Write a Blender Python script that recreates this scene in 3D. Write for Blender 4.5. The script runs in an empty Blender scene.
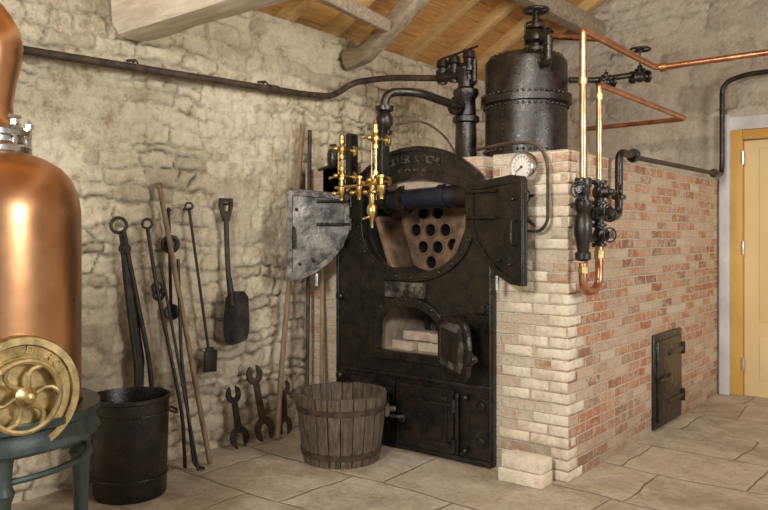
import bpy, bmesh, math, random
from mathutils import Vector, Matrix, noise
from bisect import bisect_right
random.seed(7)
V=Vector
S=bpy.context.scene
COL=S.collection
# ------------------------------------------------------------------ materials
def nt(name):
    m=bpy.data.materials.new(name); m.use_nodes=True
    t=m.node_tree; b=t.nodes["Principled BSDF"]; return m,t,b
def N(t,ty,**k):
    n=t.nodes.new(ty)
    for a,v in k.items():
        if a.startswith('i_'): n.inputs[a[2:].replace('_',' ')].default_value=v
        else: setattr(n,a,v)
    return n
def ramp(t,fac,stops):
    r=t.nodes.new('ShaderNodeValToRGB'); e=r.color_ramp.elements
    while len(e)<len(stops): e.new(0.5)
    for i,(p,c) in enumerate(stops):
        e[i].position=p; e[i].color=(c[0],c[1],c[2],1)
    t.links.new(fac,r.inputs[0]); return r.outputs[0]
def mixc(t,fac,a,b,mode='MIX'):
    m=t.nodes.new('ShaderNodeMix'); m.data_type='RGBA'; m.blend_type=mode
    def s(i,v):
        if hasattr(v,'links') or hasattr(v,'is_linked'): t.links.new(v,m.inputs[i])
        elif isinstance(v,(int,float)): m.inputs[i].default_value=v
        else: m.inputs[i].default_value=(v[0],v[1],v[2],1)
    s(0,fac); s(6,a); s(7,b); return m.outputs[2]
def math_(t,op,a,b=None):
    m=t.nodes.new('ShaderNodeMath'); m.operation=op
    for i,v in enumerate((a,b)):
        if v is None: continue
        if isinstance(v,(int,float)): m.inputs[i].default_value=v
        else: t.links.new(v,m.inputs[i])
    return m.outputs[0]
def noise_(t,scale,detail=6,rough=.6,vec=None,stretch=None):
    n=N(t,'ShaderNodeTexNoise'); n.inputs['Scale'].default_value=scale
    n.inputs['Detail'].default_value=detail; n.inputs['Roughness'].default_value=rough
    if vec is None: vec=N(t,'ShaderNodeNewGeometry').outputs['Position']
    if stretch:
        mp=N(t,'ShaderNodeMapping'); mp.inputs['Scale'].default_value=stretch
        t.links.new(vec,mp.inputs[0]); vec=mp.outputs[0]
    t.links.new(vec,n.inputs['Vector']); return n.outputs['Fac']
def bump(t,b,h,strength=.4,dist=.01):
    n=N(t,'ShaderNodeBump'); n.inputs['Strength'].default_value=strength
    n.inputs['Distance'].default_value=dist
    t.links.new(h,n.inputs['Height']); t.links.new(n.outputs[0],b.inputs['Normal'])
def simple(name,c1,c2,rough=.5,metal=0,scale=8,lo=.35,hi=.65,bs=.2,bd=.004,r2=None,stretch=None,detail=6,spec=None):
    m,t,b=nt(name)
    n=noise_(t,scale,detail,stretch=stretch)
    t.links.new(ramp(t,n,[(lo,c1),(hi,c2)]),b.inputs['Base Color'])
    b.inputs['Metallic'].default_value=metal
    if spec is not None: b.inputs['Specular IOR Level'].default_value=spec
    if r2 is None: b.inputs['Roughness'].default_value=rough
    else:
        t.links.new(ramp(t,noise_(t,scale*1.7,4,stretch=stretch),[(.3,(rough,)*3),(.7,(r2,)*3)]),b.inputs['Roughness'])
    if bs: bump(t,b,noise_(t,scale*6,4,stretch=stretch),bs,bd)
    return m
IRON=simple('black_iron',(.003,.003,.0033),(.024,.017,.012),.2,.0,13,bs=.45,bd=.005,r2=.42,spec=.5,detail=9)
IRONM=simple('worn_iron',(.04,.036,.034),(.26,.24,.22),.3,.5,15,.42,.66,bs=.3,r2=.5)
IRONG=simple('blackened_door_lining',(.04,.039,.038),(.26,.25,.24),.25,.5,9,.40,.68,bs=.5,r2=.45,detail=9)
RUST=simple('rusty_iron',(.03,.022,.018),(.10,.065,.045),.5,.3,20,bs=.4,r2=.7)
TOOL=simple('dark_tool_steel',(.012,.012,.013),(.045,.038,.034),.35,.3,20,bs=.3,r2=.6)
COPPER=simple('aged_copper',(.50,.255,.125),(.76,.43,.23),.26,1,3.5,.3,.7,bs=.05,r2=.38)
CPIPE=simple('copper_pipe_metal',(.36,.17,.09),(.72,.40,.25),.25,1,14,.3,.7,bs=.05,r2=.45)
BRASS=simple('brass',(.46,.32,.12),(.74,.56,.26),.24,1,15,bs=.03,r2=.45)
BRASSD=simple('dull_brass',(.32,.25,.12),(.62,.49,.25),.35,1,22,bs=.1,r2=.55)
STEEL=simple('polished_steel',(.5,.5,.5),(.8,.8,.8),.15,1,15,bs=.05,r2=.35)
GREEN=simple('green_grey_paint',(.022,.038,.036),(.05,.07,.066),.4,.1,18,bs=.2)
BLUEI=simple('blued_steel',(.02,.024,.045),(.05,.055,.085),.3,.6,10,bs=.15)
BROWNI=simple('tube_plate_rust',(.10,.062,.04),(.27,.17,.11),.6,.1,14,bs=.4)
SOOT=simple('soot',(.006,.005,.005),(.02,.017,.015),.9,0,10,bs=.3)
WHITE=simple('dial_white',(.78,.77,.72),(.84,.83,.78),.4,0,4,bs=0)
BLACK=simple('dial_black',(.01,.01,.01),(.02,.02,.02),.4,0,4,bs=0)
FIREB=simple('fire_brick',(.40,.32,.24),(.64,.56,.45),.9,0,15,bs=.4)
def cream():
    m,t,b=nt('cream_brick')
    n=noise_(t,7,6,.7); c=ramp(t,n,[(.3,(.55,.46,.34)),(.5,(.76,.69,.56)),(.7,(.83,.78,.66))])
    n=noise_(t,30,7,.75); c=mixc(t,ramp(t,n,[(.5,(0,)*3),(.68,(.6,)*3)]),c,(.40,.32,.22))
    r=noise_(t,2.6,3); c=mixc(t,ramp(t,r,[(.52,(0,)*3),(.7,(.35,)*3)]),c,(.66,.46,.33))
    t.links.new(c,b.inputs['Base Color']); b.inputs['Roughness'].default_value=.9
    bump(t,b,noise_(t,45,5),.7,.007); return m
CREAMB=cream()
GREYW=simple('weathered_wood',(.20,.155,.11),(.45,.37,.27),.75,0,5,.3,.7,bs=.5,bd=.006,stretch=(1,8,8))
BEAMW=simple('limewashed_oak',(.50,.42,.31),(.78,.71,.58),.8,0,4,.3,.7,bs=.6,bd=.01,stretch=(1,7,7))
RAFT=simple('rafter_wood',(.50,.31,.12),(.72,.49,.22),.6,0,5,.3,.7,bs=.3,stretch=(2,10,10))
BOARD=simple('roof_board_wood',(.40,.20,.06),(.66,.38,.13),.6,0,4,.3,.7,bs=.3,stretch=(12,1.3,12))
BARREL=simple('bucket_wood',(.035,.027,.021),(.17,.125,.09),.8,0,11,.32,.68,bs=.7,bd=.008,stretch=(6,6,1))
POLE=simple('pole_wood',(.14,.09,.055),(.34,.24,.15),.7,0,8,.3,.7,bs=.3,stretch=(5,5,1))
YEL=simple('ochre_door_frame_paint',(.58,.33,.08),(.68,.41,.11),.45,0,3,bs=.05)
YEL2=simple('pale_door_paint',(.78,.60,.31),(.84,.67,.38),.45,0,3,bs=.05)
LIME=simple('limewash',(.50,.51,.52),(.68,.68,.67),.85,0,5,bs=.3)
def glass():
    m,t,b=nt('gauge_glass'); b.inputs['Base Color'].default_value=(.9,.95,.95,1)
    b.inputs['Roughness'].default_value=.05; b.inputs['Transmission Weight'].default_value=.9; return m
GLASS=glass()
ROW=.0561
def brick_mat(name,cols,mort,pale,pamt,row=ROW):
    m,t,b=nt(name)
    g=N(t,'ShaderNodeNewGeometry').outputs['Position']
    sx=N(t,'ShaderNodeSeparateXYZ'); t.links.new(g,sx.inputs[0])
    u=math_(t,'ADD',sx.outputs[0],sx.outputs[1])
    cx=N(t,'ShaderNodeCombineXYZ'); t.links.new(u,cx.inputs[0]); t.links.new(sx.outputs[2],cx.inputs[1])
    nz=N(t,'ShaderNodeTexNoise'); nz.inputs['Scale'].default_value=11; nz.inputs['Detail'].default_value=4; t.links.new(g,nz.inputs['Vector'])
    va=N(t,'ShaderNodeVectorMath',operation='MULTIPLY_ADD'); t.links.new(nz.outputs['Color'],va.inputs[0])
    va.inputs[1].default_value=(.024,.018,0); t.links.new(cx.outputs[0],va.inputs[2])
    br=N(t,'ShaderNodeTexBrick'); t.links.new(va.outputs[0],br.inputs['Vector'])
    br.inputs['Color1'].default_value=(0,0,0,1); br.inputs['Color2'].default_value=(1,1,1,1)
    br.inputs['Mortar'].default_value=(.5,.5,.5,1)
    br.inputs['Scale'].default_value=1; br.inputs['Brick Width'].default_value=.200
    br.inputs['Row Height'].default_value=row; br.inputs['Mortar Size'].default_value=.0062
    br.inputs['Mortar Smooth'].default_value=.35; br.inputs['Bias'].default_value=0
    base=ramp(t,br.outputs['Color'],[(i/(len(cols)-1),c) for i,c in enumerate(cols)])
    n=noise_(t,20,8,.8)
    base=mixc(t,ramp(t,n,[(.48,(0,0,0)),(.60,(.85,)*3)]),base,mort)
    n2=noise_(t,2.6,5,.65)
    base=mixc(t,ramp(t,n2,[(.46,(0,0,0)),(.74,(pamt,)*3)]),base,pale)
    base=mixc(t,br.outputs['Fac'],base,mort)
    n4=noise_(t,50,5,.78)
    base=mixc(t,ramp(t,n4,[(.54,(0,0,0)),(.70,(.6,)*3)]),base,(.18,.105,.065))
    base=mixc(t,math_(t,'MULTIPLY',ramp(t,sx.outputs[2],[(.0,(.9,)*3),(.28,(0,)*3)]),noise_(t,6,5,.7)),base,(.21,.15,.11))
    t.links.new(base,b.inputs['Base Color']); b.inputs['Roughness'].default_value=.92
    h=math_(t,'ADD',math_(t,'MULTIPLY',br.outputs['Fac'],-1.0),math_(t,'MULTIPLY',noise_(t,34,6,.78),1.6))
    bump(t,b,h,1.0,.012)
    return m
BRF=brick_mat('front_brickwork',[(.52,.27,.16),(.70,.51,.37),(.77,.66,.52),(.60,.37,.25),(.80,.71,.58)],(.75,.68,.54),(.79,.72,.60),.5)
BRR=brick_mat('side_brickwork',[(.42,.13,.055),(.66,.31,.17),(.52,.19,.09),(.74,.57,.41),(.46,.22,.13),(.77,.66,.51),(.62,.27,.14),(.36,.16,.10),(.74,.58,.42),(.58,.22,.11)],(.73,.63,.48),(.72,.58,.43),.28)
def stone_mat(name,cream,ochre,dark,joint,damt=.5,mamt=.6,gamt=.25,jlo=.10):
    m,t,b=nt(name)
    a=N(t,'ShaderNodeAttribute',attribute_name='stone').outputs['Fac']
    r=N(t,'ShaderNodeAttribute',attribute_name='rnd').outputs['Fac']
    n1=noise_(t,1.9,8,.72); n2=noise_(t,7,9,.8); n3=noise_(t,30,7,.8)
    c=ramp(t,n2,[(.31,dark),(.40,ochre),(.47,cream),(.62,tuple(min(1,x*1.12) for x in cream))])
    f=math_(t,'ADD',math_(t,'MULTIPLY',r,.24),n1)
    c=mixc(t,ramp(t,f,[(.64,(0,0,0)),(.80,(damt,)*3)]),c,dark)
    c=mixc(t,ramp(t,r,[(.78,(0,)*3),(.80,(gamt,)*3)]),c,(.46,.41,.33))
    c=mixc(t,ramp(t,n3,[(.53,(0,0,0)),(.64,(mamt,)*3)]),c,tuple(x*.9 for x in ochre))
    n5=noise_(t,75,4,.75)
    c=mixc(t,ramp(t,n5,[(.58,(0,0,0)),(.70,(.6,)*3)]),c,dark)
    j=math_(t,'MULTIPLY',math_(t,'SUBTRACT',1.0,a),ramp(t,noise_(t,4,6,.7),[(.42,(jlo,)*3),(.58,(.9,)*3)]))
    c=mixc(t,j,c,joint)
    t.links.new(c,b.inputs['Base Color']); b.inputs['Roughness'].default_value=.95
    h=math_(t,'ADD',n2,math_(t,'MULTIPLY',n3,.9))
    bump(t,b,h,1.0,.028)
    return m
STONEL=stone_mat('limewashed_rubble_stone',(.86,.78,.60),(.65,.54,.36),(.34,.265,.17),(.17,.12,.07),.45,.45)
STONEB=stone_mat('pale_limewashed_stone',(.78,.71,.59),(.64,.56,.44),(.40,.34,.26),(.29,.23,.17),.4,.35)
def floor_mat():
    m,t,b=nt('flagstones')
    g=N(t,'ShaderNodeNewGeometry').outputs['Position']
    nz=N(t,'ShaderNodeTexNoise'); nz.inputs['Scale'].default_value=1.5; nz.inputs['Detail'].default_value=6
    t.links.new(g,nz.inputs['Vector'])
    va=N(t,'ShaderNodeVectorMath',operation='MULTIPLY_ADD'); t.links.new(nz.outputs['Color'],va.inputs[0])
    va.inputs[1].default_value=(.16,.16,0); t.links.new(g,va.inputs[2])
    br=N(t,'ShaderNodeTexBrick'); t.links.new(va.outputs[0],br.inputs['Vector'])
    br.offset=.31; br.squash=1.6; br.squash_frequency=3
    br.inputs['Color1'].default_value=(0,0,0,1); br.inputs['Color2'].default_value=(1,1,1,1)
    br.inputs['Scale'].default_value=1; br.inputs['Brick Width'].default_value=.62
    br.inputs['Row Height'].default_value=.50; br.inputs['Mortar Size'].default_value=.009
    br.inputs['Mortar Smooth'].default_value=.9
    c=ramp(t,br.outputs['Color'],[(0,(.36,.29,.21)),(.3,(.56,.48,.37)),(.6,(.44,.37,.28)),(1,(.60,.52,.41))])
    c=mixc(t,ramp(t,noise_(t,5,9,.8),[(.45,(0,0,0)),(.58,(.7,)*3)]),c,(.68,.61,.50))
    c=mixc(t,ramp(t,noise_(t,2.4,10,.8),[(.49,(0,0,0)),(.62,(.65,)*3)]),c,(.27,.21,.15))
    c=mixc(t,ramp(t,noise_(t,30,7,.8),[(.52,(0,0,0)),(.64,(.55,)*3)]),c,(.20,.155,.11))
    gr=math_(t,'MULTIPLY',br.outputs['Fac'],ramp(t,noise_(t,3.3,4,.6),[(.38,(.15,)*3),(.62,(.75,)*3)]))
    c=mixc(t,gr,c,(.14,.105,.075))
    t.links.new(c,b.inputs['Base Color'])
    t.links.new(ramp(t,noise_(t,8,5),[(.3,(.38,)*3),(.7,(.70,)*3)]),b.inputs['Roughness'])
    h=math_(t,'ADD',math_(t,'MULTIPLY',br.outputs['Fac'],-.7),math_(t,'ADD',math_(t,'MULTIPLY',br.outputs['Color'],.5),math_(t,'MULTIPLY',noise_(t,8,10,.8),1.3)))
    bump(t,b,h,.7,.03)
    return m
FLOOR=floor_mat()

# ------------------------------------------------------------------ builder
class B:
    def __init__(s,name,*mats):
        s.bm=bmesh.new(); s.name=name; s.mats=list(mats); s.m=0
    def use(s,mat):
        if mat not in s.mats: s.mats.append(mat)
        s.m=s.mats.index(mat); return s
    def face(s,vs,smooth=True):
        try: f=s.bm.faces.new(vs)
        except ValueError: return
        f.material_index=s.m; f.smooth=smooth
    def box(s,c,size,rot=None,bevel=0.0):
        M=Matrix.Translation(V(c))
        if rot is not None: M=M@rot.to_4x4()
        M=M@Matrix.Diagonal((*size,1))
        r=bmesh.ops.create_cube(s.bm,size=1,matrix=M)
        vs=r['verts']; fs=set(f for v in vs for f in v.link_faces)
        for f in fs: f.material_index=s.m; f.smooth=False
        if bevel:
            es=list(set(e for v in vs for e in v.link_edges))
            r=bmesh.ops.bevel(s.bm,geom=es,offset=bevel,segments=2,affect='EDGES',profile=.5)
            for f in r['faces']: f.material_index=s.m; f.smooth=True
        return s
    def rings(s,rs,closed=False,caps=True):
        n=len(rs[0]); k=len(rs)
        for i in range(k if closed else k-1):
            a=rs[i]; b=rs[(i+1)%k]
            for j in range(n): s.face([a[j],a[(j+1)%n],b[(j+1)%n],b[j]])
        if caps and not closed:
            s.face(list(reversed(rs[0])),False); s.face(rs[-1],False)
    def lathe(s,o,axis,prof,n=32,caps=True,closed=False):
        o=V(o); w=V(axis).normalized()
        u=w.orthogonal().normalized(); v=w.cross(u)
        rs=[]
        for r,h in prof:
            r=max(r,.0006)
            rs.append([s.bm.verts.new(o+w*h+(u*math.cos(a)+v*math.sin(a))*r) for a in [2*math.pi*i/n for i in range(n)]])
        s.rings(rs,closed=closed,caps=caps); return s
    def cyl(s,a,b,r,r2=None,n=20):
        a=V(a); b=V(b); L=(b-a).length
        return s.lathe(a,b-a,[(r,0),(r if r2 is None else r2,L)],n)
    def tube(s,pts,r,n=12,fil=.05,radii=None):
        pts=[V(p) for p in pts]
        if fil and len(pts)>2 and radii is None:
            q=[pts[0]]
            for i in range(1,len(pts)-1):
                p=pts[i]; a=pts[i-1]-p; b=pts[i+1]-p
                f=min(fil,a.length*.48,b.length*.48)
                a=p+a.normalized()*f; b=p+b.normalized()*f
                for k in range(7):
                    t=k/6; q.append(a*(1-t)**2+p*2*t*(1-t)+b*t*t)
            q.append(pts[-1]); pts=q
        tg=(pts[1]-pts[0]).normalized(); u=tg.orthogonal().normalized(); rs=[]
        for i,p in enumerate(pts):
            a=pts[max(i-1,0)]; b=pts[min(i+1,len(pts)-1)]
            t=(b-a).normalized()
            u=(u-t*u.dot(t)).normalized(); v=t.cross(u)
            rr=radii[i] if radii else r
            rs.append([s.bm.verts.new(p+(u*math.cos(x)+v*math.sin(x))*rr) for x in [2*math.pi*j/n for j in range(n)]])
        s.rings(rs); return s
    def torus(s,c,axis,R,r,n=32,k=10):
        c=V(c); w=V(axis).normalized(); u=w.orthogonal().normalized(); v=w.cross(u); rs=[]
        for i in range(n):
            a=2*math.pi*i/n; d=u*math.cos(a)+v*math.sin(a)
            rs.append([s.bm.verts.new(c+d*(R+r*math.cos(x))+w*r*math.sin(x)) for x in [2*math.pi*j/k for j in range(k)]])
        s.rings(rs,closed=True); return s
    def ball(s,c,r,n=16,axis=(0,0,1),sq=1):
        return s.lathe(c,axis,[(r*math.sin(a),-r*sq*math.cos(a)) for a in [math.pi*i/10 for i in range(11)]],n)
    def wheel(s,c,axis,R,r=.007,sp=4,hub=.016):
        c=V(c); w=V(axis).normalized(); u=w.orthogonal().normalized(); v=w.cross(u)
        s.torus(c,axis,R,r)
        for i in range(sp):
            a=2*math.pi*i/sp+.3; s.cyl(c,c+(u*math.cos(a)+v*math.sin(a))*R,r*.75,n=8)
        s.cyl(c-w*hub,c+w*hub,hub,n=12); return s
    def flange(s,c,axis,r,th=.014,bolts=6):
        c=V(c); w=V(axis).normalized(); u=w.orthogonal().normalized(); v=w.cross(u)
        s.cyl(c-w*th/2,c+w*th/2,r,n=24)
        for i in range(bolts):
            a=2*math.pi*i/bolts; p=c+(u*math.cos(a)+v*math.sin(a))*r*.8
            s.cyl(p-w*th,p+w*th,r*.11+.002,n=6)
        return s
    def valve(s,c,axis,stem,sz=.035,wheel=.05,sl=.12):
        c=V(c); w=V(axis).normalized(); t=V(stem).normalized()
        s.ball(c,sz,axis=w,sq=1.15)
        s.flange(c+w*sz*1.5,w,sz*1.15,.012); s.flange(c-w*sz*1.5,w,sz*1.15,.012)
        s.cyl(c-w*sz*1.6,c+w*sz*1.6,sz*.7)
        s.lathe(c,t,[(sz*.8,0),(sz*.75,sz*1.1),(sz*1.0,sz*1.15),(sz*1.0,sz*1.4),(sz*.5,sz*1.5),(sz*.4,sz*2.1)],16)
        s.cyl(c,c+t*sl,sz*.18,n=8)
        if wheel: s.wheel(c+t*sl,t,wheel,wheel*.12)
        return s
    def curve(s,cd,M):
        ob=bpy.data.objects.new('tmp',cd); COL.objects.link(ob)
        dg=bpy.context.evaluated_depsgraph_get(); dg.update()
        me=bpy.data.meshes.new_from_object(ob.evaluated_get(dg))
        bpy.data.objects.remove(ob)
        me.transform(M); n0=len(s.bm.faces); s.bm.from_mesh(me)
        s.bm.faces.ensure_lookup_table()
        for f in s.bm.faces[n0:]: f.material_index=s.m; f.smooth=False
        bpy.data.meshes.remove(me); return s
    def plate(s,loops,M,th,bev=.003):
        cd=bpy.data.curves.new('c','CURVE'); cd.dimensions='2D'; cd.fill_mode='BOTH'
        cd.extrude=th/2-bev; cd.bevel_depth=bev; cd.bevel_resolution=1; cd.offset=-bev
        for L in loops:
            sp=cd.splines.new('POLY'); sp.points.add(len(L)-1)
            for i,p in enumerate(L): sp.points[i].co=(p[0],p[1],0,1)
            sp.use_cyclic_u=True
        return s.curve(cd,M)
    def text(s,txt,M,size,ex=.004):
        cd=bpy.data.curves.new('t','FONT'); cd.body=txt; cd.size=size; cd.extrude=ex; cd.align_x='CENTER'; cd.align_y='CENTER'
        return s.curve(cd,M)
    def done(s,parent=None,loc=None):
        me=bpy.data.meshes.new(s.name); bmesh.ops.recalc_face_normals(s.bm,faces=s.bm.faces)
        s.bm.to_mesh(me); s.bm.free()
        for m in s.mats: me.materials.append(m)
        try: me.set_sharp_from_angle(angle=math.radians(38))
        except Exception: pass
        ob=bpy.data.objects.new(s.name,me); COL.objects.link(ob)
        if parent: ob.parent=parent
        return ob
def empty(name):
    e=bpy.data.objects.new(name,None); COL.objects.link(e); return e
def FR(y,x=0,z=0):
    return Matrix(((1,0,0,x),(0,0,-1,y),(0,1,0,z),(0,0,0,1)))
RY=lambda a: Matrix.Rotation(a,3,'Y')
RZ=lambda a: Matrix.Rotation(a,3,'Z')
RX=lambda a: Matrix.Rotation(a,3,'X')
# ------------------------------------------------------------------ room
XL=-3.51; YB=6.25; XA=-1.624; YF=3.5; EAVE=2.62; K=.577
def sst(a,b,x):
    x=min(1,max(0,(x-a)/(b-a))); return x*x*(3-2*x)
def stone_wall(name,u0,u1,topf,mp,mat,step=.014,seed=1,hole=None,amp=1.0,hscale=1,flush=0):
    rnd=random.Random(seed)
    zs=[-.1]
    while zs[-1]<5.2: zs.append(zs[-1]+rnd.uniform(.045,.125)*hscale)
    rows=[]
    for _ in zs:
        us=[u0-.6]
        while us[-1]<u1+.8: us.append(us[-1]+rnd.uniform(.07,.32)*hscale)
        rows.append((us,[(rnd.random(),rnd.uniform(-1,1),rnd.uniform(-1,1)) for _ in us]))
    nu=int((u1-u0)/step); zt=max(topf(u0),topf(u1),topf((u0+u1)/2)); nz=int(zt/step)
    verts=[];st=[];rd=[]
    nn=noise.noise
    for i in range(nu+1):
        u=u0+(u1-u0)*i/nu; T=topf(u)
        for j in range(nz+1):
            z=T*j/nz
            n1=nn(V((u*1.9,z*1.9,seed)))
            n2=nn(V((u*6.5,z*6.5,seed+5.)))
            n3=nn(V((u*19,z*19,seed+9.)))
            n4=nn(V((u*44,z*44,seed+19.)))
            uu=u+.07*n2+.022*n3; zz=z+.07*n1+.032*n2+.016*n3
            r=max(0,bisect_right(zs,zz)-1); z1=zs[min(r+1,len(zs)-1)]
            dz=min(zz-zs[r],z1-zz)
            us,rr=rows[r]; k=min(max(0,bisect_right(us,uu)-1),len(us)-2)
            du=min(uu-us[k],us[k+1]-uu)
            d=min(dz,du); m=sst(0,.013+.007*n3,d)
            fl=sst(-.15+flush,.30+flush,-nn(V((u*1.1,z*1.4,seed+31.))))
            m=m+(1-m)*fl*.8
            q=rr[k]
            off=m*(.015+.020*q[0]+.09*q[1]*(zz-(zs[r]+z1)/2)+.03*q[2]*(uu-(us[k]+us[k+1])/2))
            off+=(.013*n2+.012*n3+.009*n4+.013*n1)
            verts.append(mp(u,z,(off-.02)*amp)); st.append(m); rd.append(q[0])
    faces=[]
    for i in range(nu):
        for j in range(nz):
            if hole:
                u=u0+(u1-u0)*(i+.5)/nu; z=topf(u)*(j+.5)/nz
                if hole(u,z): continue
            a=i*(nz+1)+j; faces.append((a,a+nz+1,a+nz+2,a+1))
    me=bpy.data.meshes.new(name); me.from_pydata(verts,[],faces); me.materials.append(mat)
    for nm,dat in (('stone',st),('rnd',rd)):
        at=me.attributes.new(nm,'FLOAT','POINT'); at.data.foreach_set('value',dat)
    me.polygons.foreach_set('use_smooth',[True]*len(me.polygons))
    ob=bpy.data.objects.new(name,me); COL.objects.link(ob); return ob
stone_wall('wall_left',-1.6,YB+.05,lambda u:EAVE+.02,lambda u,z,o:(XL+o,u,z),STONEL,seed=3,step=.012,amp=1.0)
gable=lambda x: EAVE+.12+(x-XL)*K if x<0 else EAVE+.12+(3.51-x)*K
DX0,DX1,DZ=-1.535,-.60,2.07
stone_wall('wall_back',XL-.05,3.5,gable,lambda u,z,o:(u,YB-o,z),STONEB,step=.022,seed=11,
           hole=lambda u,z:(DX0<u<DX1 and z<DZ) ,amp=.65,hscale=1.6,flush=-.2)
b=B('floor',FLOOR)
b.box((0,2.3,-.05),(7.2,8,.1)); b.done()
b=B('trim_1',LIME)
b.box((DX0-.035,YB+.0,DZ/2+.06),(.075,.10,DZ+.12),bevel=.006)
b.box(((DX0+DX1)/2,YB+.06,DZ+.05),(DX1-DX0+.05,.14,.10))
b.done()
b=B('door_1',YEL)
b.box((DX0+.045,YB+.05,DZ/2),(.085,.12,DZ),bevel=.006)
b.box((DX1-.045,YB+.05,DZ/2),(.085,.12,DZ),bevel=.006)
b.box(((DX0+DX1)/2,YB+.05,DZ-.04),(DX1-DX0-.176,.116,.075),bevel=.006)
b.use(YEL2)
w=DX1-DX0-.18; cx=(DX0+DX1)/2
b.box((cx,YB+.06,DZ/2-.045),(w,.05,DZ-.08),bevel=.006)
b.box((cx,YB+.034,1.25),(w-.22,.012,1.35),bevel=.005); b.box((cx,YB+.034,.30),(w-.22,.012,.34),bevel=.005)
b.use(STEEL)
for z in(.25,1.15,1.85): b.cyl((DX0+.092,YB-.01,z-.05),(DX0+.092,YB-.01,z+.05),.012)
b.cyl((cx+w/2-.06,YB-.02,1.02),(cx+w/2-.06,YB+.05,1.02),.012); b.cyl((cx+w/2-.16,YB-.02,1.02),(cx+w/2-.05,YB-.02,1.02),.01)
b.done()
# roof
ang=math.atan(K)
b=B('ceiling',BOARD,RAFT)
L=3.75/math.cos(ang)
for sgn in(1,-1):
    for i in range(int(L/.165)+1):
        t=.165*(i+.5); x=-3.72+t*math.cos(ang); z=EAVE-.11+t*math.sin(ang)+.125
        b.use(BOARD); b.box((x*sgn,2.35,z+random.uniform(-.002,.002)),(.160,7.9,.022),RY(-ang*sgn))
    y=-1.45
    while y<6.3:
        b.use(RAFT); b.box((-1.86*sgn,y,EAVE-.1+L/2*math.sin(ang)+.05),(L,.075,.10),RY(-ang*sgn),bevel=.006)
        y+=.44
b.done()
def beam(name,pts,w,h,mat,seed=0,n=14):
    b=B(name,mat); pts=[V(p) for p in pts]
    q=[]
    for i in range(len(pts)-1):
        for k in range(n): q.append(pts[i].lerp(pts[i+1],k/n))
    q.append(pts[-1]); rs=[]
    for i,p in enumerate(q):
        t=(q[min(i+1,len(q)-1)]-q[max(i-1,0)]).normalized()
        sd=t.cross(V((0,0,1))).normalized(); up=sd.cross(t)
        ring=[]
        for k in range(16):
            a=2*math.pi*(k+.5)/16; c,s_=math.cos(a),math.sin(a)
            rr=1/max(abs(c)**4+abs(s_)**4,1e-6)**.25
            nn=noise.noise(V((p.x*3+c,p.y*3+s_,p.z*3+seed)))*.10+1
            ring.append(b.bm.verts.new(p+(sd*c*w/2+up*s_*h/2)*min(rr,1.15)*nn))
        rs.append(ring)
    b.rings(rs); return b.done()
beam('tie_beam',[(-3.46,2.21,2.43),(-1.5,2.2,2.44),(1,2.21,2.45),(3.4,2.2,2.44)],.27,.31,BEAMW,1)
beam('crooked_roof_brace',[(-3.46,3.90,2.47),(-3.3,3.9,2.50),(-3.05,3.9,2.66),(-2.8,3.9,2.84),(-2.0,3.9,3.30),(-.3,3.9,4.28)],.12,.13,GREYW,2,6)
beam('purlin',[(-2.98,1.9,2.76),(-2.99,2.8,2.69),(-3.04,3.80,2.62)],.07,.09,GREYW,3)
beam('purlin',[(-2.6,-1.5,3.01),(-2.6,2.3,3.03),(-2.6,6.18,3.02)],.15,.16,GREYW,5)
beam('purlin',[(-1.2,-1.5,3.83),(-1.2,2.3,3.83),(-1.2,6.18,3.83)],.15,.16,GREYW,6)

# ------------------------------------------------------------------ boiler
boiler=empty('steam_boiler')
b=B('masonry',BRF,BRR,CREAMB)
H=30*ROW
b.use(BRF); b.box((-1.84,YF+.15,H/2),(.432,.30,H)); b.box(((-3.48-3.14)/2,YF+.15,H/2),(.34,.30,H))
b.use(BRR); b.box((XA-.156,(YF+.3+YB)/2-.01,H/2),(.312,YB-YF-.32,H))
b.box((XA-.002-.06,YF+.152,H/2),(.125,.296,H-.004))
b.use(BRF); b.box((-2.72,YF+.06,H-.10),(1.2,.12,.20))
b.box(((XL+XA)/2+.015,(YF+YB)/2+.05,H-.035),(XA-XL-.06,YB-YF-.16,.066))
row=ROW; i=0; z=.003
rr=random.Random(4)
for i in range(30):
    z=i*row+.003
    hh=row-.0075
    lf,lr=(.20,.098) if i%2 else (.098,.20)
    lf*=rr.uniform(.92,1.05); lr*=rr.uniform(.85,1.05)
    jx=rr.uniform(-.004,.004)
    b.use(BRF if (z>1.0 and rr.random()<.55) else CREAMB)
    b.box((XA+.003+jx-lf/2,YF-.004+jx+lr/2,z+hh/2),(lf,lr,hh),RZ(rr.uniform(-.012,.012)),bevel=.005)
    if rr.random()<(.7 if z<1.1 else .35):
        b.use(CREAMB); w_=rr.uniform(.15,.19); b.box((XA-lf-.012-w_/2,YF+.042,z+hh/2),(w_,.09,hh),bevel=.004)
b.done(boiler)
XC=-2.57
def arcpts(cx,hw,z0,zp,n=20,rev=False):
    r=(hw*hw+(zp-z0)**2)/(2*(zp-z0)); a=math.asin(min(1,hw/r))
    P=[(cx+r*math.sin(a-2*a*i/n),zp-r+r*math.cos(a-2*a*i/n)) for i in range(n+1)]
    return P
outer=[(-3.17,.005),(-2.035,.005),(-2.035,1.50),(-2.09,1.53)]+arcpts(XC,.45,1.585,1.765)+[(-3.06,1.53),(-3.17,1.50)]
def dloop(e=0):
    hw=.375+e
    P=arcpts(XC,hw,1.50+e*.6,1.575+e,16)
    P+=[(XC-hw,1.30)]
    for i in range(1,24):
        a=math.pi*i/24; P.append((XC-hw*math.cos(a),1.30-(.275+e)*math.sin(a)))
    P+=[(XC+hw,1.30)]
    return P
FX=-2.60
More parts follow.
